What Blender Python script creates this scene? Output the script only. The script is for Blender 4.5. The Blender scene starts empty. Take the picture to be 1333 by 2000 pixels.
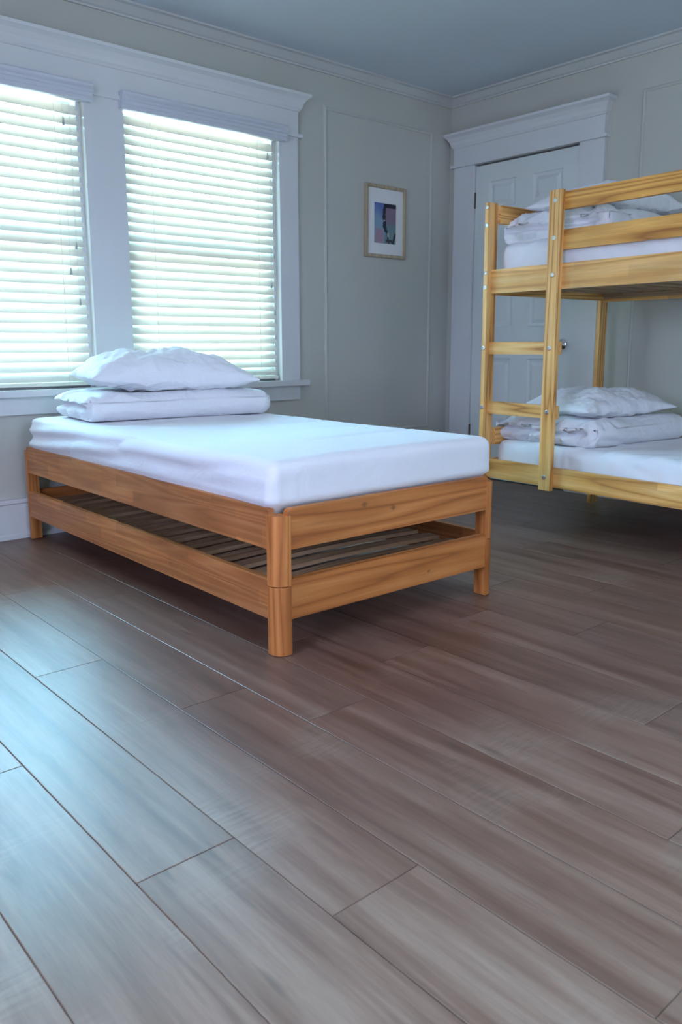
import bpy, bmesh, math, random
from mathutils import Vector, Matrix, noise
random.seed(7)
S = bpy.context.scene
COL = S.collection

# ------------------------------------------------------------------ camera
cam_d = bpy.data.cameras.new('camera'); cam = bpy.data.objects.new('camera', cam_d); COL.objects.link(cam); S.camera = cam
YAW, PITCH, ROLL, FPX = 0.7182, -0.1754, -0.0019, 1585.8
fw = Vector((math.sin(YAW)*math.cos(PITCH), math.cos(YAW)*math.cos(PITCH), math.sin(PITCH)))
rt = Vector((math.cos(YAW), -math.sin(YAW), 0)); up = rt.cross(fw)
cr, sr = math.cos(ROLL), math.sin(ROLL)
cx_, cy_ = rt*cr + up*sr, -rt*sr + up*cr
cam.matrix_world = Matrix.Translation((-1.3201, -1.7908, 0.8903)) @ Matrix((cx_, cy_, -fw)).transposed().to_4x4()
cam_d.sensor_width = 36; cam_d.lens = FPX/2000*36
cam_d.shift_x = -2.636/2000; cam_d.shift_y = -44.5/2000
cam_d.clip_start = .05
cam_d.dof.use_dof = True; cam_d.dof.focus_distance = 2.55; cam_d.dof.aperture_fstop = 5.6

# ------------------------------------------------------------------ light and exposure
S.view_settings.view_transform = 'Standard'; S.view_settings.look = 'None'
S.view_settings.gamma = 1; S.view_settings.use_curve_mapping = False
S.view_settings.exposure = 0.0
SKY = 128.0
w = bpy.data.worlds.new('daylight'); S.world = w; w.use_nodes = True
nt = w.node_tree; nt.nodes.clear()
out = nt.nodes.new('ShaderNodeOutputWorld'); bg = nt.nodes.new('ShaderNodeBackground')
tc = nt.nodes.new('ShaderNodeTexCoord'); sp = nt.nodes.new('ShaderNodeSeparateXYZ'); rp = nt.nodes.new('ShaderNodeValToRGB')
mp = nt.nodes.new('ShaderNodeMapRange'); mp.inputs[1].default_value = -1; mp.inputs[2].default_value = 1
nt.links.new(tc.outputs['Generated'], sp.inputs[0]); nt.links.new(sp.outputs[2], mp.inputs[0]); nt.links.new(mp.outputs[0], rp.inputs[0])
e = rp.color_ramp.elements
e[0].position = 0.40; e[0].color = (.52, .60, .58, 1)
e[1].position = 0.62; e[1].color = (.32, .70, 1.0, 1)
m = e.new(.50); m.color = (.42, .74, .90, 1)
# the window side (+Y) is bright blue, the other sides dimmed to set the fill
rp2 = nt.nodes.new('ShaderNodeValToRGB'); nt.links.new(mp.outputs[0], rp2.inputs[0]); e = rp2.color_ramp.elements
e[0].position = 0.40; e[0].color = (.055, .055, .075, 1); e[1].position = .55; e[1].color = (.066, .072, .116, 1)
mx = nt.nodes.new('ShaderNodeMix'); mx.data_type = 'RGBA'
mr = nt.nodes.new('ShaderNodeMapRange'); mr.inputs[1].default_value = 0; mr.inputs[2].default_value = .3; nt.links.new(sp.outputs[1], mr.inputs[0])
nt.links.new(mr.outputs[0], mx.inputs[0]); nt.links.new(rp2.outputs[0], mx.inputs[6]); nt.links.new(rp.outputs[0], mx.inputs[7])
nt.links.new(mx.outputs[2], bg.inputs[0]); bg.inputs[1].default_value = SKY; nt.links.new(bg.outputs[0], out.inputs[0])

XL, XR, YF, YB, H = -2.75, 2.981, -3.3, 2.029, 2.4725      # inside faces of the room
WIN = [(-.517, .413), (.611, 1.54)]; WZ0, WZ1 = .69, 2.06
SIDE = (-1.35, .0, .75, 2.0)                              # unseen window assumed at the left, opening sized to set the fill: y0 y1 z0 z1
REAR = (-.5, .3, .85, 2.0)                                 # unseen window added behind the camera, opening sized for fill light: x0 x1 z0 z1

def portal(name, loc, rot, sx, sy):
    l = bpy.data.lights.new(name, 'AREA'); l.shape = 'RECTANGLE'; l.size = sx; l.size_y = sy; l.cycles.is_portal = True
    o = bpy.data.objects.new(name, l); COL.objects.link(o); o.location = loc; o.rotation_euler = rot
for i, (a, b) in enumerate(WIN):
    portal('window_daylight', ((a+b)/2, YB+.17, (WZ0+WZ1)/2), (-math.pi/2, 0, 0), b-a, WZ1-WZ0)
portal('side_fill_portal', (XL-.17, (SIDE[0]+SIDE[1])/2, (SIDE[2]+SIDE[3])/2), (0, -math.pi/2, 0), SIDE[3]-SIDE[2], SIDE[1]-SIDE[0])
portal('rear_fill_portal', ((REAR[0]+REAR[1])/2, YF-.17, (REAR[2]+REAR[3])/2), (math.pi/2, 0, 0), REAR[1]-REAR[0], REAR[3]-REAR[2])

# ------------------------------------------------------------------ materials
def mat(name, col=(.8, .8, .8), rough=.5, metal=0, spec=.5):
    m = bpy.data.materials.new(name); m.use_nodes = True
    b = m.node_tree.nodes['Principled BSDF']
    b.inputs['Base Color'].default_value = (*col, 1); b.inputs['Roughness'].default_value = rough
    b.inputs['Metallic'].default_value = metal; b.inputs['Specular IOR Level'].default_value = spec
    return m, m.node_tree, b
class N:
    """tiny node helper"""
    def __init__(s, nt): s.nt = nt
    def __call__(s, typ, **k):
        n = s.nt.nodes.new('ShaderNode'+typ)
        for a, v in k.items():
            if a == 'ins':
                for key, val in v.items():
                    if isinstance(val, bpy.types.NodeSocket): s.nt.links.new(val, n.inputs[key])
                    else: n.inputs[key].default_value = val
            else: setattr(n, a, v)
        return n
    def ramp(s, fac, stops):
        n = s('ValToRGB', ins={0: fac}); el = n.color_ramp.elements
        while len(el) > 1: el.remove(el[-1])
        el[0].position = stops[0][0]; el[0].color = (*stops[0][1], 1)
        for p_, c_ in stops[1:]:
            x = el.new(p_); x.color = (*c_, 1)
        return n.outputs[0]
    def mix(s, fac, a, b, mode='MIX'):
        n = s('Mix', data_type='RGBA', blend_type=mode); s.put(n.inputs[0], fac); s.put(n.inputs[6], a); s.put(n.inputs[7], b)
        return n.outputs[2]
    def put(s, sock, v):
        if isinstance(v, bpy.types.NodeSocket): s.nt.links.new(v, sock)
        else: sock.default_value = v if not isinstance(v, tuple) or len(v) == 4 else (*v, 1)

def paint(name, col, rough=.5, bump=.02, scale=60):
    m, nt, b = mat(name, col, rough); n = N(nt)
    t = n('TexCoord')
    nz = n('TexNoise', ins={'Vector': t.outputs['Object'], 'Scale': scale, 'Detail': 3.0})
    big = n('TexNoise', ins={'Vector': t.outputs['Object'], 'Scale': 1.3, 'Detail': 2.0})
    c = n.ramp(big.outputs[0], [(.3, tuple(x*.96 for x in col)), (.7, tuple(min(1, x*1.03) for x in col))])
    nt.links.new(c, b.inputs['Base Color'])
    bp = n('Bump', ins={'Height': nz.outputs[0], 'Strength': bump, 'Distance': .01}); nt.links.new(bp.outputs[0], b.inputs['Normal'])
    return m
M_wall = paint('wall_paint', (.54, .535, .485), .6)
M_trim = paint('trim_paint', (.70, .71, .72), .35, .01)
M_crown = paint('crown_paint', (.58, .59, .58), .5, .01)
M_ceil = paint('ceiling_paint', (.64, .70, .76), .8, .05, 90)
M_door = paint('door_paint', (.70, .74, .73), .4, .01)
M_valance = paint('valance_vinyl', (.60, .62, .68), .4, .005)
M_chrome = mat('chrome', (.75, .75, .76), .12, 1)[0]
M_bolt = mat('bolt_steel', (.62, .62, .60), .35, 1)[0]
M_hinge = mat('hinge_metal', (.20, .19, .18), .45, 1)[0]
M_dark = mat('dark_gap', (.02, .02, .02), .8)[0]
M_cord = mat('cord', (.75, .73, .68), .8)[0]
M_tassel = mat('tassel_plastic', (.42, .42, .40), .5)[0]
M_board = mat('mount_board', (.80, .80, .80), .7)[0]

def wood(name, axis, pale, mid, dark, stave=0, knots=.5, rough=.42, contrast=1.0, freq=1.0, spots=()):
    """pine with the grain running along one axis of the object"""
    m, nt, b = mat(name, mid, rough); n = N(nt)
    t = n('TexCoord'); inf = n('ObjectInfo')
    rnd = n('Math', operation='MULTIPLY', ins={0: inf.outputs['Random'], 1: 37.0})
    off = n('CombineXYZ', ins={0: rnd.outputs[0], 1: rnd.outputs[0], 2: rnd.outputs[0]})
    # per-piece tone: parts carry 'tone' in object colour-free way through their random value
    v = n('VectorMath', operation='ADD', ins={0: t.outputs['Object'], 1: off.outputs[0]})
    sc = [1, 1, 1]; sc['xyz'.index(axis)] = .045
    st = n('Mapping', ins={'Vector': v.outputs[0], 'Scale': tuple(sc)})
    # grain lines: distorted rings
    nz = n('TexNoise', ins={'Vector': st.outputs[0], 'Scale': 4.0*freq, 'Detail': 3.0, 'Roughness': .45, 'Distortion': .15})
    mul = n('Math', operation='MULTIPLY', ins={0: nz.outputs[0], 1: 22.0})
    fr = n('Math', operation='PINGPONG', ins={0: mul.outputs[0], 1: .5})
    fr2 = n('Math', operation='MULTIPLY', ins={0: fr.outputs[0], 1: 2.0})
    grain = n.ramp(fr2.outputs[0], [(0, pale), (.55, mid), (.85, tuple(p+(d-p)*.28*contrast for p, d in zip(mid, dark))), (1, tuple(p+(d-p)*.6*contrast for p, d in zip(mid, dark)))])
    fine = n('TexNoise', ins={'Vector': st.outputs[0], 'Scale': 150.0, 'Detail': 2.0})
    col = n.mix(.25, grain, n.ramp(fine.outputs[0], [(.3, (.55, .5, .45)), (.7, (1.25, 1.2, 1.15))]), 'MULTIPLY')
    big = n('TexNoise', ins={'Vector': v.outputs[0], 'Scale': 3.0, 'Detail': 1.0})
    col = n.mix(.5, col, n.ramp(big.outputs[0], [(.3, (.72, .66, .60)), (.7, (1.15, 1.15, 1.12))]), 'MULTIPLY')
    if knots:
        kv = n('Mapping', ins={'Vector': v.outputs[0], 'Scale': tuple(.55 if x == axis else 1 for x in 'xyz')})
        vo = n('TexVoronoi', ins={'Vector': kv.outputs[0], 'Scale': 4.2})
        k = n.ramp(vo.outputs['Distance'], [(0, (1, 1, 1)), (.035, (.9, .9, .9)), (.07, (0, 0, 0))])
        kk = n('Math', operation='MULTIPLY', ins={0: k, 1: knots})
        col = n.mix(kk.outputs[0], col, tuple(x*.35 for x in dark))
    for u_, z_, rr_ in spots:              # single big knots at known places: dark eye, brown rim
        so = n('SeparateXYZ', ins={0: t.outputs['Object']})
        du = n('Math', operation='SUBTRACT', ins={0: so.outputs['xyz'.index(axis)], 1: u_}); dz = n('Math', operation='SUBTRACT', ins={0: so.outputs[2], 1: z_})
        du2 = n('Math', operation='MULTIPLY', ins={0: du.outputs[0], 1: .62})
        a2 = n('Math', operation='POWER', ins={0: du2.outputs[0], 1: 2.0}); b2 = n('Math', operation='POWER', ins={0: dz.outputs[0], 1: 2.0})
        sm = n('Math', operation='ADD', ins={0: a2.outputs[0], 1: b2.outputs[0]}); rt_ = n('Math', operation='SQRT', ins={0: sm.outputs[0]})
        wob = n('TexNoise', ins={'Vector': t.outputs['Object'], 'Scale': 90.0}); wm = n('Math', operation='MULTIPLY_ADD', ins={0: wob.outputs[0], 1: rr_*.8, 2: rt_.outputs[0]})
        q_ = n('Math', operation='DIVIDE', ins={0: wm.outputs[0], 1: rr_})
        col = n.mix(n.ramp(q_.outputs[0], [(.55, (.75, .75, .75)), (.8, (.45, .45, .45)), (1.0, (0, 0, 0))]), col, tuple(x*.30 for x in mid))
    if stave:
        # finger-jointed staves
        sx = n('SeparateXYZ', ins={0: v.outputs[0]})
        along = sx.outputs['xyz'.index(axis)]
        cmb = n('CombineXYZ', ins={0: along, 1: sx.outputs[2]})
        br = n('TexBrick', offset=.5, ins={'Vector': cmb.outputs[0], 'Scale': 1.0, 'Mortar Size': .0, 'Brick Width': stave, 'Row Height': .045, 'Color1': (.78, .76, .74, 1), 'Color2': (1.16, 1.14, 1.10, 1)})
        col = n.mix(.75, col, br.outputs[0], 'MULTIPLY')
    nt.links.new(col, b.inputs['Base Color'])
    rr = n('MapRange', ins={0: fine.outputs[0], 3: rough-.06, 4: rough+.1}); nt.links.new(rr.outputs[0], b.inputs['Roughness'])
    bp = n('Bump', ins={'Height': fine.outputs[0], 'Strength': .12, 'Distance': .002}); nt.links.new(bp.outputs[0], b.inputs['Normal'])
    return m
OLD = ((.62, .245, .072), (.54, .185, .045), (.24, .065, .014))
NEW = ((.90, .55, .22), (.80, .42, .12), (.36, .115, .018))
W_old = {a: wood('aged_pine_'+a, a, *OLD, stave=0, knots=.6) for a in 'xyz'}
W_foot = [wood('aged_pine_lower_foot', 'x', *OLD, knots=.3, spots=((.626, .146, .010),)), wood('aged_pine_upper_foot', 'x', *OLD, knots=.0, spots=((.336, .203, .016), (.457, .178, .017)))]
W_old_st = wood('aged_pine_staves', 'y', *[tuple(c*f for c, f in zip(x, (.86, .92, 1.12))) for x in OLD], stave=.27, knots=.6, contrast=.55, freq=1.6)
W_new = {a: wood('honey_pine_'+a, a, *NEW, stave=0, knots=.25, contrast=1.5, freq=1.25) for a in 'xyz'}
W_guard = wood('amber_pine_x', 'x', (.78, .42, .11), (.66, .31, .060), (.30, .09, .012), stave=0, knots=.25, contrast=1.4, freq=1.1)
W_new_st = wood('honey_pine_staves', 'x', *NEW, stave=.55, knots=.5)
W_slat = {a: wood('slat_pine_'+a, a, (.50, .34, .20), (.42, .27, .15), (.28, .15, .07), knots=.2, rough=.6) for a in 'xy'}
W_light = wood('pale_frame_wood', 'z', (.50, .42, .30), (.44, .36, .25), (.33, .26, .17), knots=0, rough=.5)

def cloth(name, col, fine=900, bump=.08):
    m, nt, b = mat(name, col, .85, 0, .2); n = N(nt)
    t = n('TexCoord')
    b.inputs['Sheen Weight'].default_value = .15
    w1 = n('TexNoise', ins={'Vector': t.outputs['Object'], 'Scale': 14.0, 'Detail': 4.0, 'Distortion': .8})
    w2 = n('TexNoise', ins={'Vector': t.outputs['Object'], 'Scale': float(fine), 'Detail': 1.0})
    ad = n('Math', operation='ADD', ins={0: w1.outputs[0], 1: 0.0})
    sc = n('Math', operation='MULTIPLY', ins={0: w2.outputs[0], 1: .03}); nt.links.new(sc.outputs[0], ad.inputs[1])
    bp = n('Bump', ins={'Height': ad.outputs[0], 'Strength': bump, 'Distance': .03}); nt.links.new(bp.outputs[0], b.inputs['Normal'])
    return m
M_sheet = cloth('white_cotton_sheet', (.80, .80, .84), bump=.15)
M_duvet = cloth('white_duvet_cover', (.80, .81, .84), bump=.3)
M_pillow = cloth('white_pillowcase', (.82, .83, .86), bump=.3)

# slats of the blind: thin, let daylight through
m = bpy.data.materials.new('blind_slat'); m.use_nodes = True; nt = m.node_tree; nt.nodes.clear(); n = N(nt)
o_ = n('OutputMaterial'); d_ = n('BsdfDiffuse', ins={0: (.80, .80, .72, 1)}); t_ = n('BsdfTranslucent', ins={0: (.98, .82, .68, 1)})
x_ = n('MixShader', ins={0: .10, 1: d_.outputs[0], 2: t_.outputs[0]}); nt.links.new(x_.outputs[0], o_.inputs[0]); M_slat = m
# window glass
m = bpy.data.materials.new('window_glass'); m.use_nodes = True; nt = m.node_tree; nt.nodes.clear(); n = N(nt)
o_ = n('OutputMaterial'); g_ = n('BsdfGlossy', ins={0: (1, 1, 1, 1), 'Roughness': .02}); t_ = n('BsdfTransparent', ins={0: (.95, .98, .97, 1)})
f_ = n('Fresnel', ins={0: 1.45}); x_ = n('MixShader', ins={0: f_.outputs[0], 1: t_.outputs[0], 2: g_.outputs[0]}); nt.links.new(x_.outputs[0], o_.inputs[0]); M_glass = m
# picture glass: none visible; laminate floor
m, nt, b = mat('laminate_plank', (.25, .17, .12), .32, 0, .65); n = N(nt); M_floor = m
uv = n('UVMap', uv_map='plank'); at = n('Attribute', attribute_name='tone')
st = n('Mapping', ins={'Vector': uv.outputs[0], 'Scale': (1, .06, 1)})
n1 = n('TexNoise', ins={'Vector': st.outputs[0], 'Scale': 15.0, 'Detail': 6.0, 'Roughness': .66, 'Distortion': .3})
n2 = n('TexNoise', ins={'Vector': st.outputs[0], 'Scale': 120.0, 'Detail': 4.0, 'Roughness': .7})
c1 = n.ramp(n1.outputs[0], [(.26, (.078, .033, .022)), (.42, (.150, .072, .050)), (.54, (.200, .106, .077)), (.66, (.245, .145, .108)), (.80, (.30, .200, .160))])
c2 = n.mix(.45, c1, n.ramp(n2.outputs[0], [(.3, (.74, .72, .70)), (.7, (1.22, 1.22, 1.22))]), 'MULTIPLY')
# short dark streaks along the grain and cross-grain saw marks
st3 = n('Mapping', ins={'Vector': uv.outputs[0], 'Scale': (1, .16, 1)})
n3 = n('TexNoise', ins={'Vector': st3.outputs[0], 'Scale': 19.0, 'Detail': 2.0})
c3 = n.mix(n.ramp(n3.outputs[0], [(.66, (0, 0, 0)), (.76, (.75, .75, .75))]), c2, (.06, .033, .024))
st4 = n('Mapping', ins={'Vector': uv.outputs[0], 'Scale': (.45, 3.5, 1)})
n4 = n('TexNoise', ins={'Vector': st4.outputs[0], 'Scale': 30.0, 'Detail': 1.5})
n5 = n('TexNoise', ins={'Vector': uv.outputs[0], 'Scale': 2.6, 'Detail': 1.0})
msk = n.ramp(n5.outputs[0], [(.58, (0, 0, 0)), (.70, (.25, .25, .25))])
c4 = n.mix(msk, c3, n.ramp(n4.outputs[0], [(.35, (.19, .125, .095)), (.65, (.40, .31, .25))]))
c5 = n.mix(.9, c4, at.outputs['Color'], 'MULTIPLY')
nt.links.new(c5, b.inputs['Base Color'])
rr = n('MapRange', ins={0: n2.outputs[0], 3: .33, 4: .43}); nt.links.new(rr.outputs[0], b.inputs['Roughness'])
bp = n('Bump', ins={'Height': n2.outputs[0], 'Strength': .06, 'Distance': .002}); nt.links.new(bp.outputs[0], b.inputs['Normal'])
# print
m, nt, b = mat('art_print', (1, 1, 1), .5); n = N(nt); at = n('Attribute', attribute_name='ink'); nt.links.new(at.outputs['Color'], b.inputs['Base Color']); M_print = m

# ------------------------------------------------------------------ mesh helpers
def link(name, bm, m, parent=None, smooth=False, kind=None, bevel=0):
    if bevel:
        ed = [e_ for e_ in bm.edges if len(e_.link_faces) == 2 and e_.calc_face_angle(0) > .6]
        bmesh.ops.bevel(bm, geom=ed, offset=bevel, segments=2, profile=.7, affect='EDGES', clamp_overlap=True)
    bmesh.ops.recalc_face_normals(bm, faces=bm.faces[:]) if smooth is not None else None
    me = bpy.data.meshes.new(name); bm.to_mesh(me); bm.free()
    if smooth: me.polygons.foreach_set('use_smooth', [True]*len(me.polygons))
    o = bpy.data.objects.new(name, me); COL.objects.link(o); me.materials.append(m)
    if parent: o.parent = parent
    if kind: o['kind'] = kind
    return o
def box(bm, x0, x1, y0, y1, z0, z1):
    v = [bm.verts.new((x, y, z)) for x in (x0, x1) for y in (y0, y1) for z in (z0, z1)]
    for f in ((0, 1, 3, 2), (4, 6, 7, 5), (0, 4, 5, 1), (2, 3, 7, 6), (0, 2, 6, 4), (1, 5, 7, 3)):
        bm.faces.new([v[i] for i in f])
def B_(*boxes):
    bm = bmesh.new()
    for b in boxes: box(bm, *b)
    return bm
def extrude_poly(bm, pts, axis, a0, a1):
    """pts: 2-D outline in the plane across `axis`"""
    def P(u, v, a): return {'x': (a, u, v), 'y': (u, a, v), 'z': (u, v, a)}[axis]
    A = [bm.verts.new(P(u, v, a0)) for u, v in pts]; Bv = [bm.verts.new(P(u, v, a1)) for u, v in pts]
    k = len(pts)
    for i in range(k): bm.faces.new((A[i], A[(i+1) % k], Bv[(i+1) % k], Bv[i]))
    bm.faces.new(A[::-1]); bm.faces.new(Bv)
def cyl(bm, c, r, axis, h0, h1, seg=16, r2=None):
    r2 = r if r2 is None else r2
    ring = lambda rr, a: [bm.verts.new({'x': (a, c[0]+rr*math.cos(t), c[1]+rr*math.sin(t)), 'y': (c[0]+rr*math.cos(t), a, c[1]+rr*math.sin(t)), 'z': (c[0]+rr*math.cos(t), c[1]+rr*math.sin(t), a)}[axis]) for t in [2*math.pi*i/seg for i in range(seg)]]
    A, Bv = ring(r, h0), ring(r2, h1)
    for i in range(seg): bm.faces.new((A[i], A[(i+1) % seg], Bv[(i+1) % seg], Bv[i]))
    bm.faces.new(A[::-1]); bm.faces.new(Bv)
def lathe(bm, o, d, prof, seg=24):
    """prof: (distance along d, radius)"""
    d = Vector(d).normalized(); a = d.orthogonal().normalized(); b = d.cross(a); rings = []
    for h, r in prof: rings.append([bm.verts.new(Vector(o)+d*h+(a*math.cos(t)+b*math.sin(t))*r) for t in [2*math.pi*i/seg for i in range(seg)]])
    for R0, R1 in zip(rings, rings[1:]):
        for i in range(seg): bm.faces.new((R0[i], R0[(i+1) % seg], R1[(i+1) % seg], R1[i]))
    bm.faces.new(rings[0][::-1]); bm.faces.new(rings[-1])
def sweep_rect(bm, prof, x0, x1, y0, y1, ax):
    """closed mitred sweep of prof [(inset, out)] round a rectangle; ax maps (u, v, out) to a point"""
    rings = [[bm.verts.new(ax(u, v, o_)) for u, v in ((x0+i_, y0+i_), (x1-i_, y0+i_), (x1-i_, y1-i_), (x0+i_, y1-i_))] for i_, o_ in prof]
    for R0, R1 in zip(rings, rings[1:]):
        for i in range(4): bm.faces.new((R0[i], R0[(i+1) % 4], R1[(i+1) % 4], R1[i]))
def thing(name, label, cat, loc=(0, 0, 0), rz=0, group=None):
    o = bpy.data.objects.new(name, None); COL.objects.link(o); o.empty_display_size = .1
    o.location = loc; o.rotation_euler = (0, 0, rz); tag(o, label, cat, group); return o
def tag(o, label, cat, group=None):
    o['label'] = label; o['category'] = cat
    if group: o['group'] = group
    return o
def struct(name, bm, m, **k): return link(name, bm, m, kind='structure', **k)

# ------------------------------------------------------------------ room shell
T = .16
# floor: real planks, 197 mm wide, 1.25 m long, running to the window wall
bm = bmesh.new(); uvl = bm.loops.layers.uv.new('plank'); cl = bm.loops.layers.float_color.new('tone')
PW, PL = .197, 1.252
known = {-4: -.118, -3: -.118, -2: -.637, -1: .337, 0: -.10, 1: -.36, 2: -1.166, 3: -.21, 4: -.905, 5: -.113, 6: -.45}
x_first = -.38
for k in range(-13, 18):
    xa = x_first+PW*k; xb = xa+PW
    if xb < XL or xa > XR: continue
    xa_, xb_ = max(xa, XL), min(xb, XR)
    # row -1 is x -.577 to -.38, row -2 is -.775 to -.577, row -3 is -.972 to -.775
    j = known.get(k, random.uniform(0, PL))
    y = j - PL*math.ceil((j-YF)/PL)
    while y < YB:
        ya, yb = max(y, YF), min(y+PL, YB)
        if yb-ya > .01:
            g, d = .0005, .0014
            rows = [(xa_+g, xb_-g, ya+g, yb-g, -.0007), (xa_+g+d, xb_-g-d, ya+g+d, yb-g-d, 0.)]
            R_ = [[bm.verts.new(p) for p in ((a, c, z), (b, c, z), (b, dd, z), (a, dd, z))] for a, b, c, dd, z in rows]
            fs = [bm.faces.new(R_[1])]+[bm.faces.new((R_[0][i], R_[0][(i+1) % 4], R_[1][(i+1) % 4], R_[1][i])) for i in range(4)]
            ou, ov = random.uniform(0, 50), random.uniform(0, 50)
            t = random.uniform(.78, .98); wm = random.uniform(-.03, .03)
            for f in fs:
                for l in f.loops:
                    l[uvl].uv = (l.vert.co.x-xa+ou, l.vert.co.y-y+ov); l[cl] = (t+wm, t, t-wm, 1)
        y += PL
floor = link('floor', bm, M_floor, smooth=None, kind='structure')
sub = B_((XL-T, XR+T, YF-T, YB+T, -.12, -.0035)); struct('subfloor', sub, M_dark)  # dark subfloor slab that shows through the plank gaps
struct('ceiling', B_((XL-T, XR+T, YF-T, YB+T, H, H+.1)), M_ceil)
# window wall with its two openings
bx = []
xs = [XL-T, WIN[0][0], WIN[0][1], WIN[1][0], WIN[1][1], XR+T]
for a, b in ((0, 1), (2, 3), (4, 5)): bx.append((xs[a], xs[b], YB, YB+T, 0, H))
for a, b in WIN: bx += [(a, b, YB, YB+T, 0, WZ0), (a, b, YB, YB+T, WZ1, H)]
struct('wall_back', B_(*bx), M_wall)
DY0, DY1, DZ = 1.032, 1.802, 2.03
struct('wall_right', B_((XR, XR+T, YF, DY0-.02, 0, H), (XR, XR+T, DY1+.02, YB, 0, H), (XR, XR+T, DY0-.02, DY1+.02, DZ+.02, H), (XR+.10, XR+T, DY0-.02, DY1+.02, 0, DZ+.02)), M_wall)
struct('wall_left', B_((XL-T, XL, YF, SIDE[0], 0, H), (XL-T, XL, SIDE[1], YB, 0, H), (XL-T, XL, SIDE[0], SIDE[1], 0, SIDE[2]), (XL-T, XL, SIDE[0], SIDE[1], SIDE[3], H)), M_wall)
struct('wall_front', B_((XL-T, REAR[0], YF-T, YF, 0, H), (REAR[1], XR+T, YF-T, YF, 0, H), (REAR[0], REAR[1], YF-T, YF, 0, REAR[2]), (REAR[0], REAR[1], YF-T, YF, REAR[3], H)), M_wall)

# crown moulding round the ceiling
bm = bmesh.new()
prof = [(0, H-.052), (.012, H-.052), (.014, H-.045), (.024, H-.040), (.040, H-.024), (.052, H-.012), (.060, H-.010), (.070, H-.008), (.070, H)]
sweep_rect(bm, prof, XL, XR, YF, YB, lambda u, v, o_: (u, v, o_))
struct('trim_2', bm, M_crown, smooth=False)
# baseboards (tall, with a cap and a shoe)
def base_prof(): return [(0, 0), (.030, 0), (.030, .018), (.020, .026), (.020, .163), (.017, .165), (.030, .168), (.030, .180), (.022, .187), (0, .187)]
bm = bmesh.new(); extrude_poly(bm, [(YB-a, z) for a, z in base_prof()], 'x', XL, XR); struct('baseboard_back', bm, M_trim)
bm = bmesh.new(); extrude_poly(bm, [(XR-a, z) for a, z in base_prof()], 'y', YF, .865); struct('baseboard_right', bm, M_trim)
bm = bmesh.new(); extrude_poly(bm, [(XL+a, z) for a, z in base_prof()], 'y', YF, YB-.03); struct('baseboard_left', bm, M_trim)
bm = bmesh.new(); extrude_poly(bm, [(YF+a, z) for a, z in base_prof()], 'x', XL+.03, XR-.03); struct('baseboard_front', bm, M_trim)

# picture-frame panel mouldings on the walls
pp = [(-.010, 0), (-.008, .006), (0, .010), (.008, .006), (.010, 0)]
bm = bmesh.new(); sweep_rect(bm, pp, 1.89, 2.792, .345, 2.238, lambda u, v, o_: (u, YB-o_, v)); struct('trim_3', bm, M_wall)
bm = bmesh.new(); sweep_rect(bm, pp, -1.0, .65, .345, 2.236, lambda u, v, o_: (XR-o_, u, v)); struct('trim_4', bm, M_wall)
bm = bmesh.new(); sweep_rect(bm, pp, -2.75, -1.2, .345, 2.236, lambda u, v, o_: (XR-o_, u, v)); struct('trim_5', bm, M_wall)

def header(bm, u0, u1, zf, ztop, ax, over=.064):
    """fascia with a fillet below and a crown on top; ax(u, out, z)"""
    def bb(ua, ub, o0, o1, z0, z1):
        c = [bm.verts.new(ax(u, o_, z)) for u in (ua, ub) for o_ in (o0, o1) for z in (z0, z1)]
        for f in ((0, 1, 3, 2), (4, 6, 7, 5), (0, 4, 5, 1), (2, 3, 7, 6), (0, 2, 6, 4), (1, 5, 7, 3)): bm.faces.new([c[i] for i in f])
    bb(u0, u1, 0, .028, zf, ztop-.06)
    bb(u0-.022, u1+.022, 0, .042, zf-.012, zf+.006)
    pr = [(0, ztop-.088), (.006, ztop-.086), (.010, ztop-.078), (.016, ztop-.070), (.022, ztop-.050), (.036, ztop-.028), (.052, ztop-.016), (.056, ztop-.014), (.058, ztop), (0, ztop)]
    rings = []
    for u, sgn in ((u0, -1), (u1, 1)):
        rings.append([bm.verts.new(ax(u+sgn*min(a, over), .028+a, z)) for a, z in pr])
        rings.append([bm.verts.new(ax(u+sgn*min(a, over), 0, z)) for a, z in pr])
    a0, w0, a1, w1 = rings; k = len(pr)
    for R0, R1 in ((a0, a1), (w0, a0), (a1, w1)):
        for i in range(k-1): bm.faces.new((R0[i], R0[i+1], R1[i+1], R1[i]))
    bm.faces.new((a0[-2], w0[-2], w1[-2], a1[-2]))
# window surround: casings, mullion, header, stool, apron
CX0, CX1 = -.650, 1.670; c = .022
bm = B_((CX0, WIN[0][0], YB-c, YB, WZ0, 2.045), (WIN[0][1], WIN[1][0], YB-c, YB, WZ0, 2.045), (WIN[1][1], CX1, YB-c, YB, WZ0, 2.045))
struct('trim_6', bm, M_trim, bevel=.002)
bm = bmesh.new(); header(bm, CX0, CX1, 2.047, 2.259, lambda u, o_, z: (u, YB-o_, z)); struct('trim_7', bm, M_trim)
struct('trim_8', B_((CX0-.045, CX1+.045, YB-.060, YB+.05, .660, .690)), M_trim, bevel=.006)
struct('trim_9', B_((CX0, CX1, YB-.022, YB, .577, .660)), M_trim, bevel=.002)
# casings of the unseen fill-light windows
for nm, pts in (('subfloor0', lambda u, v, o_: (XL+o_, u, v)),):
    bm = bmesh.new(); sweep_rect(bm, [(-.1, 0), (-.1, .022), (0, .022), (0, 0), (0, -T)], SIDE[0], SIDE[1], SIDE[2], SIDE[3], pts); struct(nm, bm, M_trim)
bm = bmesh.new(); sweep_rect(bm, [(-.1, 0), (-.1, .022), (0, .022), (0, 0), (0, -T)], REAR[0], REAR[1], REAR[2], REAR[3], lambda u, v, o_: (u, YF+o_, v)); struct('subfloor1', bm, M_trim)

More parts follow.
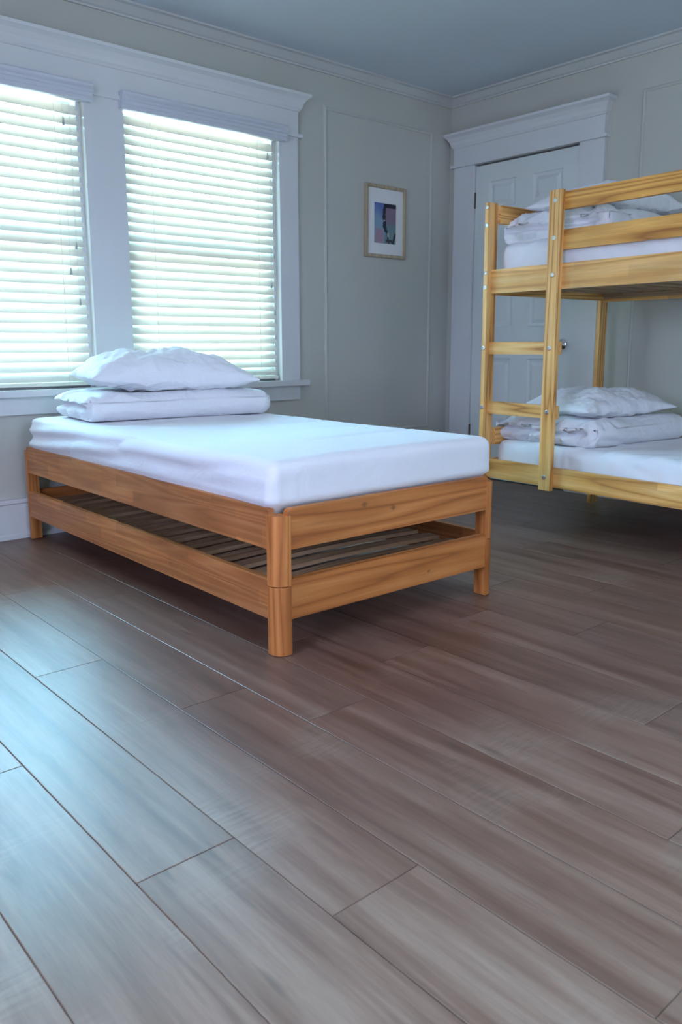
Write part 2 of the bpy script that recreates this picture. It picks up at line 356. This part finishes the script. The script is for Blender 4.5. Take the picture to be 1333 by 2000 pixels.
# the two double-hung windows
for i, (a, b) in enumerate(WIN):
    fr = B_((a, a+.02, YB+.02, YB+.15, WZ0, WZ1), (b-.02, b, YB+.02, YB+.15, WZ0, WZ1), (a+.02, b-.02, YB+.02, YB+.15, WZ1-.02, WZ1), (a+.02, b-.02, YB+.05, YB+.15, WZ0, WZ0+.02))
    wn = struct('window_%d' % (i+1), fr, M_trim)
    a2, b2 = a+.02, b-.02; mz = 1.39
    lo = B_((a2, a2+.05, YB+.075, YB+.105, WZ0+.02, mz+.02), (b2-.05, b2, YB+.075, YB+.105, WZ0+.02, mz+.02), (a2+.05, b2-.05, YB+.075, YB+.105, WZ0+.02, WZ0+.09), (a2+.05, b2-.05, YB+.075, YB+.105, mz-.02, mz+.02))
    hi = B_((a2, a2+.05, YB+.11, YB+.14, mz-.02, WZ1-.02), (b2-.05, b2, YB+.11, YB+.14, mz-.02, WZ1-.02), (a2+.05, b2-.05, YB+.11, YB+.14, mz-.02, mz+.02), (a2+.05, b2-.05, YB+.11, YB+.14, WZ1-.07, WZ1-.02))
    s1 = link('sash', lo, M_trim, wn); s2 = link('sash', hi, M_trim, wn)
    link('pane', B_((a2+.05, b2-.05, YB+.088, YB+.091, WZ0+.09, mz-.02)), M_glass, s1)
    link('pane', B_((a2+.05, b2-.05, YB+.123, YB+.126, mz+.02, WZ1-.07)), M_glass, s2)

# ------------------------------------------------------------------ venetian blinds
def blind(a, b, label, tassels):
    t = thing('window_blind', label, 'blind', ((a+b)/2, YB, WZ0), 0, 'white slatted window blinds')
    ox, oz = (a+b)/2, WZ0; x0, x1 = a-ox+.006, b-ox-.006
    # valance with a stepped profile, in front of the casing
    pr = [(-.022, 0), (-.052, 0), (-.056, .004), (-.056, .018), (-.062, .022), (-.062, .036), (-.068, .040), (-.068, .050), (-.064, .052), (-.074, .062), (-.076, .072), (-.070, .078), (-.022, .078)]
    bm = bmesh.new(); extrude_poly(bm, [(y, z+1.997-oz) for y, z in pr], 'x', a-ox-.022, b-ox+.030)
    link('valance', bm, M_valance, t)
    link('head_rail', B_((x0, x1, .000, .050, 2.005-oz, 2.05-oz)), M_trim, t)
    # slats
    bm = bmesh.new(); pitch = .0452; chord = .0505; th = math.radians(67); yc = .026
    zc = 1.966-oz; nsl = 0
    rr = random.Random(3)
    while zc > .045:
        tt = th+rr.uniform(-.03, .03); up_, lo_ = [], []
        for q in range(7):
            s_ = (q/6-.5)*chord; bow = .0035*(1-(2*q/6-1)**2)
            # inner edge low, outer edge high
            y = yc+s_*math.cos(tt)-bow*math.sin(tt); z = zc+s_*math.sin(tt)+bow*math.cos(tt)
            ny, nz_ = -math.sin(tt)*.0013, math.cos(tt)*.0013
            up_.append((y+ny, z+nz_)); lo_.append((y-ny, z-nz_))
        dx = rr.uniform(-.0015, .0015)
        extrude_poly(bm, up_+lo_[::-1], 'x', x0+.004+dx, x1-.004+dx)
        zc -= pitch; nsl += 1
    link('slats', bm, M_slat, t)
    link('bottom_rail', B_((x0+.003, x1-.003, .002, .050, .012, .028)), M_slat, t, bevel=.003)
    for fx in (.16, .86):
        x = x0+(x1-x0)*fx; bm = bmesh.new()
        cyl(bm, (x, -.003), .0011, 'z', .02, 1.32, 6); link('ladder_cord', bm, M_cord, t)
    for fx, z in tassels:
        x = x0+(x1-x0)*fx; tz = z-oz; bm = bmesh.new()
        cyl(bm, (x, -.008), .0009, 'z', tz+.03, 1.32, 6); cd = link('pull_cord', bm, M_cord, t)
        bm = bmesh.new(); lathe(bm, (x, -.008, tz), (0, 0, 1), [(0, .0045), (.004, .0062), (.012, .0055), (.03, .003), (.034, .0015)], 10)
        link('tassel', bm, M_tassel, cd, smooth=True)
    return t
blind(*WIN[0], 'white slatted blind in the left window, cut off by the photo edge', [(.905, 1.885), (.935, 1.34), (.90, 1.22), (.94, 1.08)])
blind(*WIN[1], 'white slatted blind in the right window, nearer the framed picture', [(.93, 1.90), (.965, 1.37), (.945, 1.21), (.965, 1.06)])

# ------------------------------------------------------------------ door in the right wall
def R(u, v, o_): return (XR-o_, u, v)
struct('subfloor2', B_((XR-.022, XR, .865, DY0-.008, 0, 2.045), (XR-.022, XR, DY1+.008, 1.973, 0, 2.045)), M_trim, bevel=.002)
bm = bmesh.new(); header(bm, .865, 1.973, 2.047, 2.244, lambda u, o_, z: (XR-o_, u, z), .050); struct('subfloor3', bm, M_trim)
struct('subfloor4', B_((XR-.018, XR+.10, DY0-.020, DY0-.001, 0, DZ+.004), (XR-.018, XR+.10, DY1+.003, DY1+.02, 0, DZ+.004), (XR-.018, XR+.10, DY0-.003, DY1+.003, DZ+.006, DZ+.02)), M_trim)
# six-panel slab: plane with the panels recessed
bm = bmesh.new()
XF = XR-.004
ys = [DY0, 1.144, 1.354, 1.482, 1.692, DY1]; zs = [.008, .235, .805, 1.005, 1.665, 1.755, 1.918, DZ-.006]
rec = {(a, b) for a in (1, 3) for b in (1, 3, 5)}
for i in range(5):
    for j in range(7):
        ya, yb, za, zb = ys[i], ys[i+1], zs[j], zs[j+1]
        if (i, j) not in rec:
            bm.faces.new([bm.verts.new(p) for p in ((XF, ya, za), (XF, yb, za), (XF, yb, zb), (XF, ya, zb))])
        else:
            lv = [(0, 0), (.004, .007), (.014, .010), (.022, .010), (.042, .003)]
            rg = [[bm.verts.new((XF+o_, y, z)) for y, z in ((ya+i_, za+i_), (yb-i_, za+i_), (yb-i_, zb-i_), (ya+i_, zb-i_))] for i_, o_ in lv]
            for R0, R1 in zip(rg, rg[1:]):
                for q in range(4): bm.faces.new((R0[q], R0[(q+1) % 4], R1[(q+1) % 4], R1[q]))
            bm.faces.new(rg[-1])
box(bm, XF+.012, XF+.04, DY0, DY1, .008, DZ-.006)
for (ya, yb, za, zb) in ((DY0, DY0, .008, DZ-.006), (DY1, DY1, .008, DZ-.006)):
    bm.faces.new([bm.verts.new(p) for p in ((XF, ya, za), (XF+.012, ya, za), (XF+.012, yb, zb), (XF, yb, zb))])
for z in (.008, DZ-.006): bm.faces.new([bm.verts.new(p) for p in ((XF, DY0, z), (XF+.012, DY0, z), (XF+.012, DY1, z), (XF, DY1, z))])
door = struct('door_1', bm, M_door)
bm = bmesh.new()
lathe(bm, (XF, 1.095, .895), (-1, 0, 0), [(0, .033), (.004, .033), (.008, .026), (.012, .012), (.030, .011), (.036, .018), (.044, .027), (.056, .030), (.066, .026), (.071, .016), (.072, .002)])
link('door_knob', bm, M_chrome, door, smooth=True)
for z in (1.765, .26):
    bm = bmesh.new(); cyl(bm, (XR-.010, DY1+.006), .0065, 'z', z, z+.10, 12); box(bm, XR-.006, XR-.003, DY1-.004, DY1+.012, z, z+.10)
    link('hinge', bm, M_hinge, door)

# ------------------------------------------------------------------ stacked single beds
BW, BL, U = .966, 1.995, .2079
def leg_outline(sx, sy, lw=.050, r=.036):
    """square with the outer corner rounded; corner at origin, body towards +sx,+sy"""
    pts = []
    for k in range(9):
        a = math.pi+k/8*math.pi/2
        pts.append((r+r*math.cos(a), r+r*math.sin(a)))
    pts += [(lw, 0), (lw, lw), (0, lw)]
    return pts
def rail(bm, axis, a0, a1, t0, t1, z0, z1, r=.020, tr=.006):
    """board along axis with rounded upper ends and eased long edges"""
    pts = [(a0, z0), (a1, z0)]
    for k in range(7):
        t = k/6*math.pi/2; pts.append((a1-r+r*math.cos(t), z1-r+r*math.sin(t)))
    for k in range(7):
        t = math.pi/2+k/6*math.pi/2; pts.append((a0+r+r*math.cos(t), z1-r+r*math.sin(t)))
    extrude_poly(bm, pts, 'y' if axis == 'x' else 'x', t0, t1)
BYAW = -.0096
def bed_frame(z, label, last):
    b = thing('bed_frame', label, 'bed frame', (0, 0, z), BYAW, 'stacking pine bed frames')
    for cx, cy, fx, fy in ((0, 0, 1, 1), (BW, 0, -1, 1), (0, BL, 1, -1), (BW, BL, -1, -1)):
        bm = bmesh.new(); extrude_poly(bm, [(cx+fx*u, cy+fy*v) for u, v in leg_outline(1, 1)], 'z', .0025, U)
        link('leg', bm, W_old['z'], b, bevel=.0018)
    z0, z1 = .108, .228
    for x in (0.003, BW-.025):
        bm = bmesh.new(); rail(bm, 'y', .041, BL-.041, x, x+.022, z0, z1); link('side_rail', bm, W_old_st, b, bevel=.004)
    for y, nm in ((.003, 'foot_rail'), (BL-.025, 'head_rail')):
        bm = bmesh.new(); rail(bm, 'x', .041, BW-.041, y, y+.022, z0, z1); link(nm, bm, (W_foot[1] if last else W_foot[0]) if nm == 'foot_rail' else W_old['x'], b, bevel=.004)
    for x in (.026, BW-.048):
        link('slat_support', B_((x, x+.022, .05, BL-.05, .135, .165)), W_slat['y'], b)
    k = 0; y = .125
    while y < BL-.16:
        bm = bmesh.new(); nn = 10; w_ = .058
        top = [(.03+(BW-.06)*i/nn, .180+.010*math.sin(math.pi*i/nn)) for i in range(nn+1)]
        extrude_poly(bm, top+[(x, q-.014) for x, q in top[::-1]], 'y', y, y+w_)
        link('bed_slat', bm, W_slat['x'], b, bevel=.002); y += .1155
    link('head_board_slat', B_((.03, BW-.03, BL-.145, BL-.03, .166, .182)), W_slat['x'], b)
    return b
bed_frame(0, 'lower of the two stacked pine bed frames, its legs standing on the floor', False)
bed_frame(U, 'upper of the two stacked pine bed frames, holding the white mattress', True)

# ------------------------------------------------------------------ soft things
def nz3(p, s, seed=0): return noise.noise(Vector((p[0]*s+seed*7.3, p[1]*s-seed*3.1, p[2]*s+seed*1.7)))
def soft_box(sx, sy, sz, r, res, fn=None, seed=0):
    """rounded box centred in x,y, standing on z=0, regular grid on each face; fn(p, n) returns an offset vector"""
    nx, ny, nz_ = max(4, round(sx/res)), max(4, round(sy/res)), max(4, round(sz/res))
    bm = bmesh.new(); vd = {}
    def V(i, j, k):
        key = (i, j, k)
        if key not in vd:
            p = Vector(((i/nx-.5)*sx, (j/ny-.5)*sy, (k/nz_-.5)*sz))
            q = Vector([max(-h+r, min(h-r, c)) for c, h in zip(p, (sx/2, sy/2, sz/2))])
            d = p-q; nrm = d.normalized() if d.length > 1e-9 else Vector((0, 0, 1)); p = q+nrm*r if d.length > 1e-9 else p
            p.z += sz/2
            if fn: p = p+fn(p.copy(), nrm)
            vd[key] = bm.verts.new(p)
        return vd[key]
    def quad(a, b, c, d): bm.faces.new((V(*a), V(*b), V(*c), V(*d)))
    for i in range(nx):
        for j in range(ny):
            quad((i, j, 0), (i, j+1, 0), (i+1, j+1, 0), (i+1, j, 0)); quad((i, j, nz_), (i+1, j, nz_), (i+1, j+1, nz_), (i, j+1, nz_))
    for i in range(nx):
        for k in range(nz_):
            quad((i, 0, k), (i+1, 0, k), (i+1, 0, k+1), (i, 0, k+1)); quad((i, ny, k), (i, ny, k+1), (i+1, ny, k+1), (i+1, ny, k))
    for j in range(ny):
        for k in range(nz_):
            quad((0, j, k), (0, j, k+1), (0, j+1, k+1), (0, j+1, k)); quad((nx, j, k), (nx, j+1, k), (nx, j+1, k+1), (nx, j, k+1))
    return bm
def ridge(x, y, z):
    v = 1-abs(noise.noise(Vector((x, y, z))))*2.2
    return max(0, v)**2
def sst(a, b, x):
    t = max(0, min(1, (x-a)/(b-a))); return t*t*(3-2*t)

# mattress of the single bed: sits inside the rails, swells over them
MW, ML, MH = .940, 1.86, .176
def mat_single(p, n):
    d = Vector((0, 0, 0))
    side = sst(.028, .048, p.z)                       # above the rail the mattress spreads
    g = .016*side-.006*(1-side)
    if abs(p.x) > MW/2-.05: d.x += math.copysign(g, p.x)
    if p.y < -ML/2+.05: d.y -= g*1.15
    # sag of the top sheet
    if p.z > MH*.7: d.z += .006*nz3(p, 2.2, 3)-.004*sst(.3, 1.0, abs(p.x)/(MW/2))
    # long soft creases across the top
    if n.z > .6:
        for yy, am, x0 in ((-.60, .008, .05), (-.33, .007, -.05), (-.08, .006, .1), (.14, .006, 0)):
            c_ = yy+.08*(p.x-.1); d.z += am*math.exp(-((p.y-c_)/.012)**2)*sst(-.3, .0, p.x-x0)*sst(.47, .35, p.x)-am*.5*math.exp(-((p.y-c_-.022)/.018)**2)*sst(-.3, .0, p.x-x0)
    # folds on the long side, strongest towards the head
    if n.x < -.5:
        hd = sst(-.2, .9, p.y)
        ph = p.z*95+p.y*6.5+2*nz3(p, 3, 1)
        d.x += (.0025+.0085*hd)*math.sin(ph)*sst(.02, .07, p.z)*sst(MH, MH-.05, p.z)
        d.x += .008*nz3(Vector((p.x, p.y*.5, p.z*2.5)), 5, 9)+.006*(ridge(p.y*3+p.z*4, p.z*9, 5.5)-.4)*sst(.01, .05, p.z)
    if n.y < -.5:
        d.y += .005*nz3(Vector((p.x*.6, p.y, p.z*1.5)), 6, 4)
        # corner seam tuck
        d.y += .005*math.exp(-((p.x+MW/2-.045)/.006)**2)*sst(0, .06, p.z)
    return d
bm = soft_box(MW, ML, MH, .038, .0125, mat_single)
o = link('mattress', bm, M_sheet, None, smooth=True); o.location = (.486+.0096*.95, .965, .3995); o.rotation_euler = (0, 0, BYAW)
tag(o, 'thick mattress under a white fitted sheet on the stacked bed frames', 'mattress')

def pillow(sx, sy, th, seed, res=96, lump=0, tuck=.10):
    """pillow lying flat: pointed corners, pulled-in edges, wrinkles; base near z=0"""
    bm = bmesh.new(); nu = res; nv = int(res*sy/sx)
    def pt(u, v, side):
        pu = abs(u); pv = abs(v)
        x = u*sx/2*(1-tuck*(1-pv**3)*pu**2*.8) ; y = v*sy/2*(1-tuck*(1-pu**3)*pv**2)
        h = (max(0, 1-pu**2.6))**.60*(max(0, 1-pv**3.0))**.46
        nzv = noise.noise(Vector((u*2.3+seed, v*2.3, seed*1.3)))
        z = th*h*(.66+.22*nzv) if side > 0 else -th*h*.30
        edge = 1-h
        a = math.atan2(v, u)
        wr = .5*noise.noise(Vector((math.cos(a)*6+seed, math.sin(a)*6, 2.2*edge)))+.5*abs(noise.noise(Vector((u*5+v*3+seed*2, v*6-u*2, 1.1))))
        z += side*.12*th*wr*(h*(1.3-h))**.7*1.2
        z += side*.05*th*noise.noise(Vector((u*13+seed, v*13, 3)))*h
        # pulled folds running in from the corners and seams
        q = 1-max(pu, pv); rad = math.hypot(u, v)
        f1 = ridge(a*2.6+seed, rad*1.1, seed*.7)-.35; f2 = ridge((u+v)*1.9+seed, (u-v)*.9, 4.1)-.35; f3 = ridge((u-v)*3.6, (u+v)*1.2+seed, 9.4)-.35
        z += side*th*(.060*f1*sst(0, .12, q)*(1-.7*h)+.045*f2*sst(0, .2, q)+.018*f3*sst(0, .15, q))
        x += .006*f1*(1-h); y += .010*noise.noise(Vector((u*5+seed, v*3, 2)))*(pv**2)+.006*f2*(1-h)
        return Vector((x, y, z))
    g = {}
    for s_ in (1, -1):
        for i in range(nu+1):
            for j in range(nv+1):
                u = -1+2*i/nu; v = -1+2*j/nv
                u = math.sin(u*math.pi/2)*.5+u*.5; v = math.sin(v*math.pi/2)*.5+v*.5
                rim = i in (0, nu) or j in (0, nv)
                if rim and s_ < 0: g[(s_, i, j)] = g[(1, i, j)]; continue
                g[(s_, i, j)] = bm.verts.new(pt(u, v, s_))
        for i in range(nu):
            for j in range(nv):
                q = [g[(s_, i, j)], g[(s_, i+1, j)], g[(s_, i+1, j+1)], g[(s_, i, j+1)]]
                bm.faces.new(q if s_ > 0 else q[::-1])
    zmin = min(v.co.z for v in bm.verts)
    for v in bm.verts: v.co.z -= zmin
    return bm
def duvet(sx, sy, sz, seed, mess=1, layers=2, res=.009, r=.045):
    """duvet folded flat: smooth fold on the front, layer edges on the end"""
    def fn(p, n):
        d = Vector((0, 0, 0))
        # groove between layers on the open side (-x face in local frame)
        g = sst(-.2, -.8, n.x)
        if g > 0:
            for L_ in range(1, layers):
                zc = sz*L_/layers+.010*nz3(p, 5, seed)
                d.x += g*.050*math.exp(-((p.z-zc)/.010)**2)*sst(-sy/2+.02, -sy/2+.10, p.y)
            d.x += g*.014*nz3(p, 9, seed)+g*.012*abs(nz3(Vector((p.x, p.y*3, p.z*.8)), 9, seed+2))
            d.x -= g*.03*nz3(p, 3.2, seed+5)*mess
            d.x += g*.016*(ridge(p.y*9+p.z*5+seed, p.z*4, seed)-.4)*mess
        if n.y < -.3:
            d.y += .012*nz3(Vector((p.x, p.y, p.z*.6)), 3.5, seed+1)+.004*nz3(p, 14, seed+3)
            d.y -= .008*math.exp(-((p.z-sz*.45)/.03)**2)
            d.y += .008*(ridge(p.x*4+p.z*7+seed, p.z*9, 2.2)-.4)*mess*sst(.1, -.3, p.x)
        if n.z > .3:
            d.z += .010*nz3(p, 3.5, seed+4)+.006*abs(nz3(Vector((p.x*2.2, p.y*.8, 0)), 8, seed+6))*sst(.1, -sx/2, p.x)
            e_ = max(abs(p.x)/(sx/2), abs(p.y)/(sy/2)); d.z -= .012*sst(.7, 1.0, e_)
            d.z += .011*(ridge(p.x*3+p.y*9+seed, p.x*5, seed*.3)-.4)*mess*sst(.25, -.35, p.x)
            d.z += .02*(mess-1)*nz3(p, 4.5, seed+9)
            d.z += .007*math.sin((p.y*55+p.x*30)+3*nz3(p, 4, seed))*sst(-sx/2+.20, -sx/2+.03, p.x)
        if n.x > .3:
            d.x += .012*nz3(p, 6, seed+8)
            d.x -= .010*math.exp(-((p.x-(sx/2-.055))/.005)**2)
        if abs(p.x-(sx/2-.075)) < .012 and (n.z > .3 or n.y < -.3):   # hem seam close to the end
            k = math.exp(-((p.x-(sx/2-.075))/.004)**2)*.0035; d -= Vector((0, n.y, n.z))*k
        return d
    return soft_box(sx, sy, sz, r, res, fn)

bm = duvet(.88, .43, .118, 2, .8)
o = link('folded_duvet', bm, M_duvet, None, smooth=True); o.location = (.535, 1.565, .577); o.rotation_euler = (0, 0, math.radians(-7))
tag(o, 'white duvet folded flat at the head of the stacked bed, below the windows', 'duvet', 'folded white duvets')
bm = pillow(.765, .46, .175, 4)
o = link('pillow', bm, M_pillow, None, smooth=True); o.location = (.525, 1.56, .680); o.rotation_euler = (math.radians(1), math.radians(1.5), math.radians(-11))
tag(o, 'white pillow on the folded duvet of the stacked bed, in front of the blinds', 'pillow', 'white pillows')

# ------------------------------------------------------------------ bunk bed
BX, BY, KYAW = 1.8523, .783, -.0742
RZ = KYAW-math.pi/2          # local x runs along the bunk towards the room, local y back to the door wall
def bunk_world(s_, t, z=0):
    return (BX+s_*math.sin(KYAW)+t*math.cos(KYAW), BY-s_*math.cos(KYAW)+t*math.sin(KYAW), z)
k = thing('bunk_bed', 'honey coloured pine bunk bed with a ladder, in front of the white door', 'bunk bed', (BX, BY, 0), RZ)
KL, KD = 2.00, .925
def part(name, boxes, m, bevel=.003, p=None): return link(name, B_(*boxes), m, p or k, bevel=bevel)
# corner posts: narrow face forward, deep flat sides
for s0, s1 in ((-.018, .006), (KL-.006, KL+.018)):
    part('post', [(s0, s1, 0, .062, 0, 1.556)], W_new['z']); part('post', [(s0, s1, KD-.062+.04, KD+.04, 0, 1.556)], W_new['z'])
lp = part('ladder_post', [(.364, .429, 0, .025, .226, 1.556)], W_new['z'])
for z0, z1 in ((.846, .905), (.556, .617)):
    part('ladder_rung', [(.0065, .4315, .0255, .044, z0, z1)], W_new['x'])
FR = (.0255, .049)
part('bed_rail', [(.0065, KL-.0065, *FR, 1.135, 1.246)], W_new_st); part('bed_rail', [(.0065, KL-.0065, *FR, .240, .332)], W_new_st)
part('guard_rail', [(.4295-.03, KL-.0065, *FR, 1.472, 1.548)], W_guard); part('guard_rail', [(.4295-.03, KL-.0065, *FR, 1.303, 1.388)], W_guard)
bk = (KD-.010, KD+.013)
part('back_rail', [(.0065, KL-.0065, *bk, 1.121, 1.215)], W_new_st); part('back_rail', [(.0065, KL-.0065, *bk, .240, .332)], W_new_st)
part('back_guard_rail', [(.0065, KL-.0065, *bk, 1.40, 1.475)], W_new['x'])
for s0, s1 in ((.007, .029), (KL-.029, KL-.007)):
    part('end_rail', [(s0, s1, .063, KD-.024, 1.128, 1.215)], W_new['y']); part('end_rail', [(s0, s1, .063, KD-.024, .240, .332)], W_new['y'])
    part('end_guard_rail', [(s0, s1, .063, KD-.024, 1.462, 1.545)], W_new['y'])
    part('end_guard_rail', [(s0, s1, .063, KD-.024, .400, .485)], W_new['y'])
for z in (1.160, .262):
    for y0 in (.050, KD-.034): part('slat_support', [(.03, KL-.03, y0, y0+.022, z-.022, z)], W_slat['x'], 0)
    x = .06
    while x < KL-.09:
        part('bed_slat', [(x, x+.07, .050, KD-.012, z+.0005, z+.016)], W_slat['y'], .002); x += .128
def bolt(s_, z, y=0, d=-1):
    bm = bmesh.new(); r = .0105
    lathe(bm, (s_, y, z), (0, d, 0), [(0, r), (.002, r), (.0032, r*.8), (.0032, r*.42), (.0012, r*.40), (.0012, .0003)], 14); link('bolt', bm, M_bolt, k, smooth=False)
for z in (1.512, 1.353, 1.196, .876, .588, .287): bolt(.3965, z)
for z in (1.535, 1.452, 1.232, 1.165, .876, .588, .287): bolt(-.006, z)
for z in (1.512, 1.353, 1.196, .287): bolt(KL+.006, z)

# the bunk's mattresses
def mat_bunk(seed):
    def f(p, n):
        d = Vector((0, 0, 0))
        if n.y < -.4:                  # the front side
            d.y += .010*nz3(Vector((p.x*.8, 0, p.z)), 5, seed)+.007*nz3(Vector((p.x*3, 0, p.z+p.x*.6)), 9, seed+1)
            d.y += .009*(ridge(p.x*7+p.z*9, p.z*6, seed)-.4)*sst(-.7, -.2, p.x)
        if n.z > .3:
            d.z += .006*nz3(p, 3, seed)
            for q in range(6):
                cx = -.75+q*.22; l = p.x-cx-(p.y+.4)*(1.2+.3*math.sin(q*2)); d.z += .009*math.exp(-(l/.012)**2)*sst(.25, -.25, p.y)
        return d
    return f
for z, th_, lab, sd in ((1.178, .190, 'white sheeted mattress on the upper bunk behind the guard rails', 11), (.280, .145, 'white sheeted mattress on the lower bunk, above the low rail', 17)):
    bm = soft_box(KL-.088, KD-.082, th_, .045, .014, mat_bunk(sd))
    o = link('mattress', bm, M_sheet, None, smooth=True); o.location = bunk_world(KL/2-.012, .052+(KD-.075)/2+.006, z); o.rotation_euler = (0, 0, RZ); tag(o, lab, 'mattress')
for i, (z, lab1, lab2, sd) in enumerate(((.425, 'white duvet folded on the lower bunk, beneath a flat pillow', 'white pillow on the lower bunk, on top of the folded duvet', 5), (1.368, 'white duvet folded on the upper bunk behind the guard rails', 'white pillow on the upper bunk, highest thing on the bed', 8))):
    # local -x of the duvet = open layered side, faces the room's left
    bm = duvet(.76, .60, .125, sd, 1.9)
    o = link('folded_duvet', bm, M_duvet, None, smooth=True)
    o.location = bunk_world(.285, .475, z); o.rotation_euler = (0, 0, KYAW+math.radians(0)); tag(o, lab1, 'duvet', 'folded white duvets')
    bm = pillow(.66, .44, .140 if i == 0 else .145, sd+.5)
    o = link('pillow', bm, M_pillow, None, smooth=True); o.location = bunk_world(.33, .47, z+.110); o.rotation_euler = (0, 0, KYAW+math.radians(-4)); tag(o, lab2, 'pillow', 'white pillows')

# ------------------------------------------------------------------ picture on the window wall
pc = thing('framed_picture', 'small framed print in a pale wooden frame with a white mount, on the panelled wall', 'picture', (2.3705, YB-.001, 1.649))
W2, H2 = .174, .2165
bm = bmesh.new(); sweep_rect(bm, [(0, 0), (0, .020), (.003, .023), (.017, .022), (.020, .016), (.020, .004)], -W2, W2, -H2, H2, lambda u, v, o_: (u, -o_, v)); link('frame', bm, W_light, pc)
link('mount', B_((-W2+.018, W2-.018, -.008, -.004, -H2+.018, H2-.018)), M_board, pc)
bm = bmesh.new(); cl = bm.loops.layers.float_color.new('ink'); nx, nz_ = 44, 56; w_, h_ = .094, .1205
def ink(u, v):
    n1 = noise.noise(Vector((u*5, v*6, 1))); n2 = noise.noise(Vector((u*16, v*16, 5)))
    blue = Vector((.10, .16, .42)); pale = Vector((.22, .34, .45))
    c = blue.lerp(pale, sst(1.0, .55, v+.1*n1))
    if u < .42 and v < .42+.1*n1: c = c.lerp(Vector((.50, .16, .20)), sst(.45, .25, v)*(.6+.6*n2)*sst(.0, .12, u))
    if v < .16: c = c.lerp(Vector((.34, .26, .32)), .7)
    edge = .44+.05*math.sin(v*7)+.03*n1
    if u > edge: c = Vector((.24, .17, .24)).lerp(Vector((.16, .26, .28)), sst(.6, .35, v+.15*n1))
    band = edge+.05
    if abs(u-band) < .075+.03*n2 and .28 < v: c = Vector((.012, .018, .03))
    if v > .9 and u > .45: c = Vector((.015, .02, .035))
    if abs(v-.57) < .02 and abs(u-band) < .05: c = Vector((.35, .38, .35))
    if abs(u-(.55+.35*(.35-v))) < .03 and v < .32: c = Vector((.02, .03, .045))
    if abs(u-(.98-.6*(.25-v))) < .045 and v < .28: c = Vector((.02, .03, .045))
    if .03 < v < .10 and .55 < u < .82: c = Vector((.03, .035, .05))
    if .60 < u < .68 and .18 < v < .27: c = Vector((.45, .42, .38))
    return c
vs = [[bm.verts.new((-w_+2*w_*i/nx, -.0088, -h_+2*h_*j/nz_-.009)) for j in range(nz_+1)] for i in range(nx+1)]
for i in range(nx):
    for j in range(nz_):
        f = bm.faces.new((vs[i][j], vs[i+1][j], vs[i+1][j+1], vs[i][j+1]))
        c_ = ink((i+.5)/nx, (j+.5)/nz_)
        for l in f.loops: l[cl] = (max(0, c_.x), max(0, c_.y), max(0, c_.z), 1)
link('art_print', bm, M_print, pc)
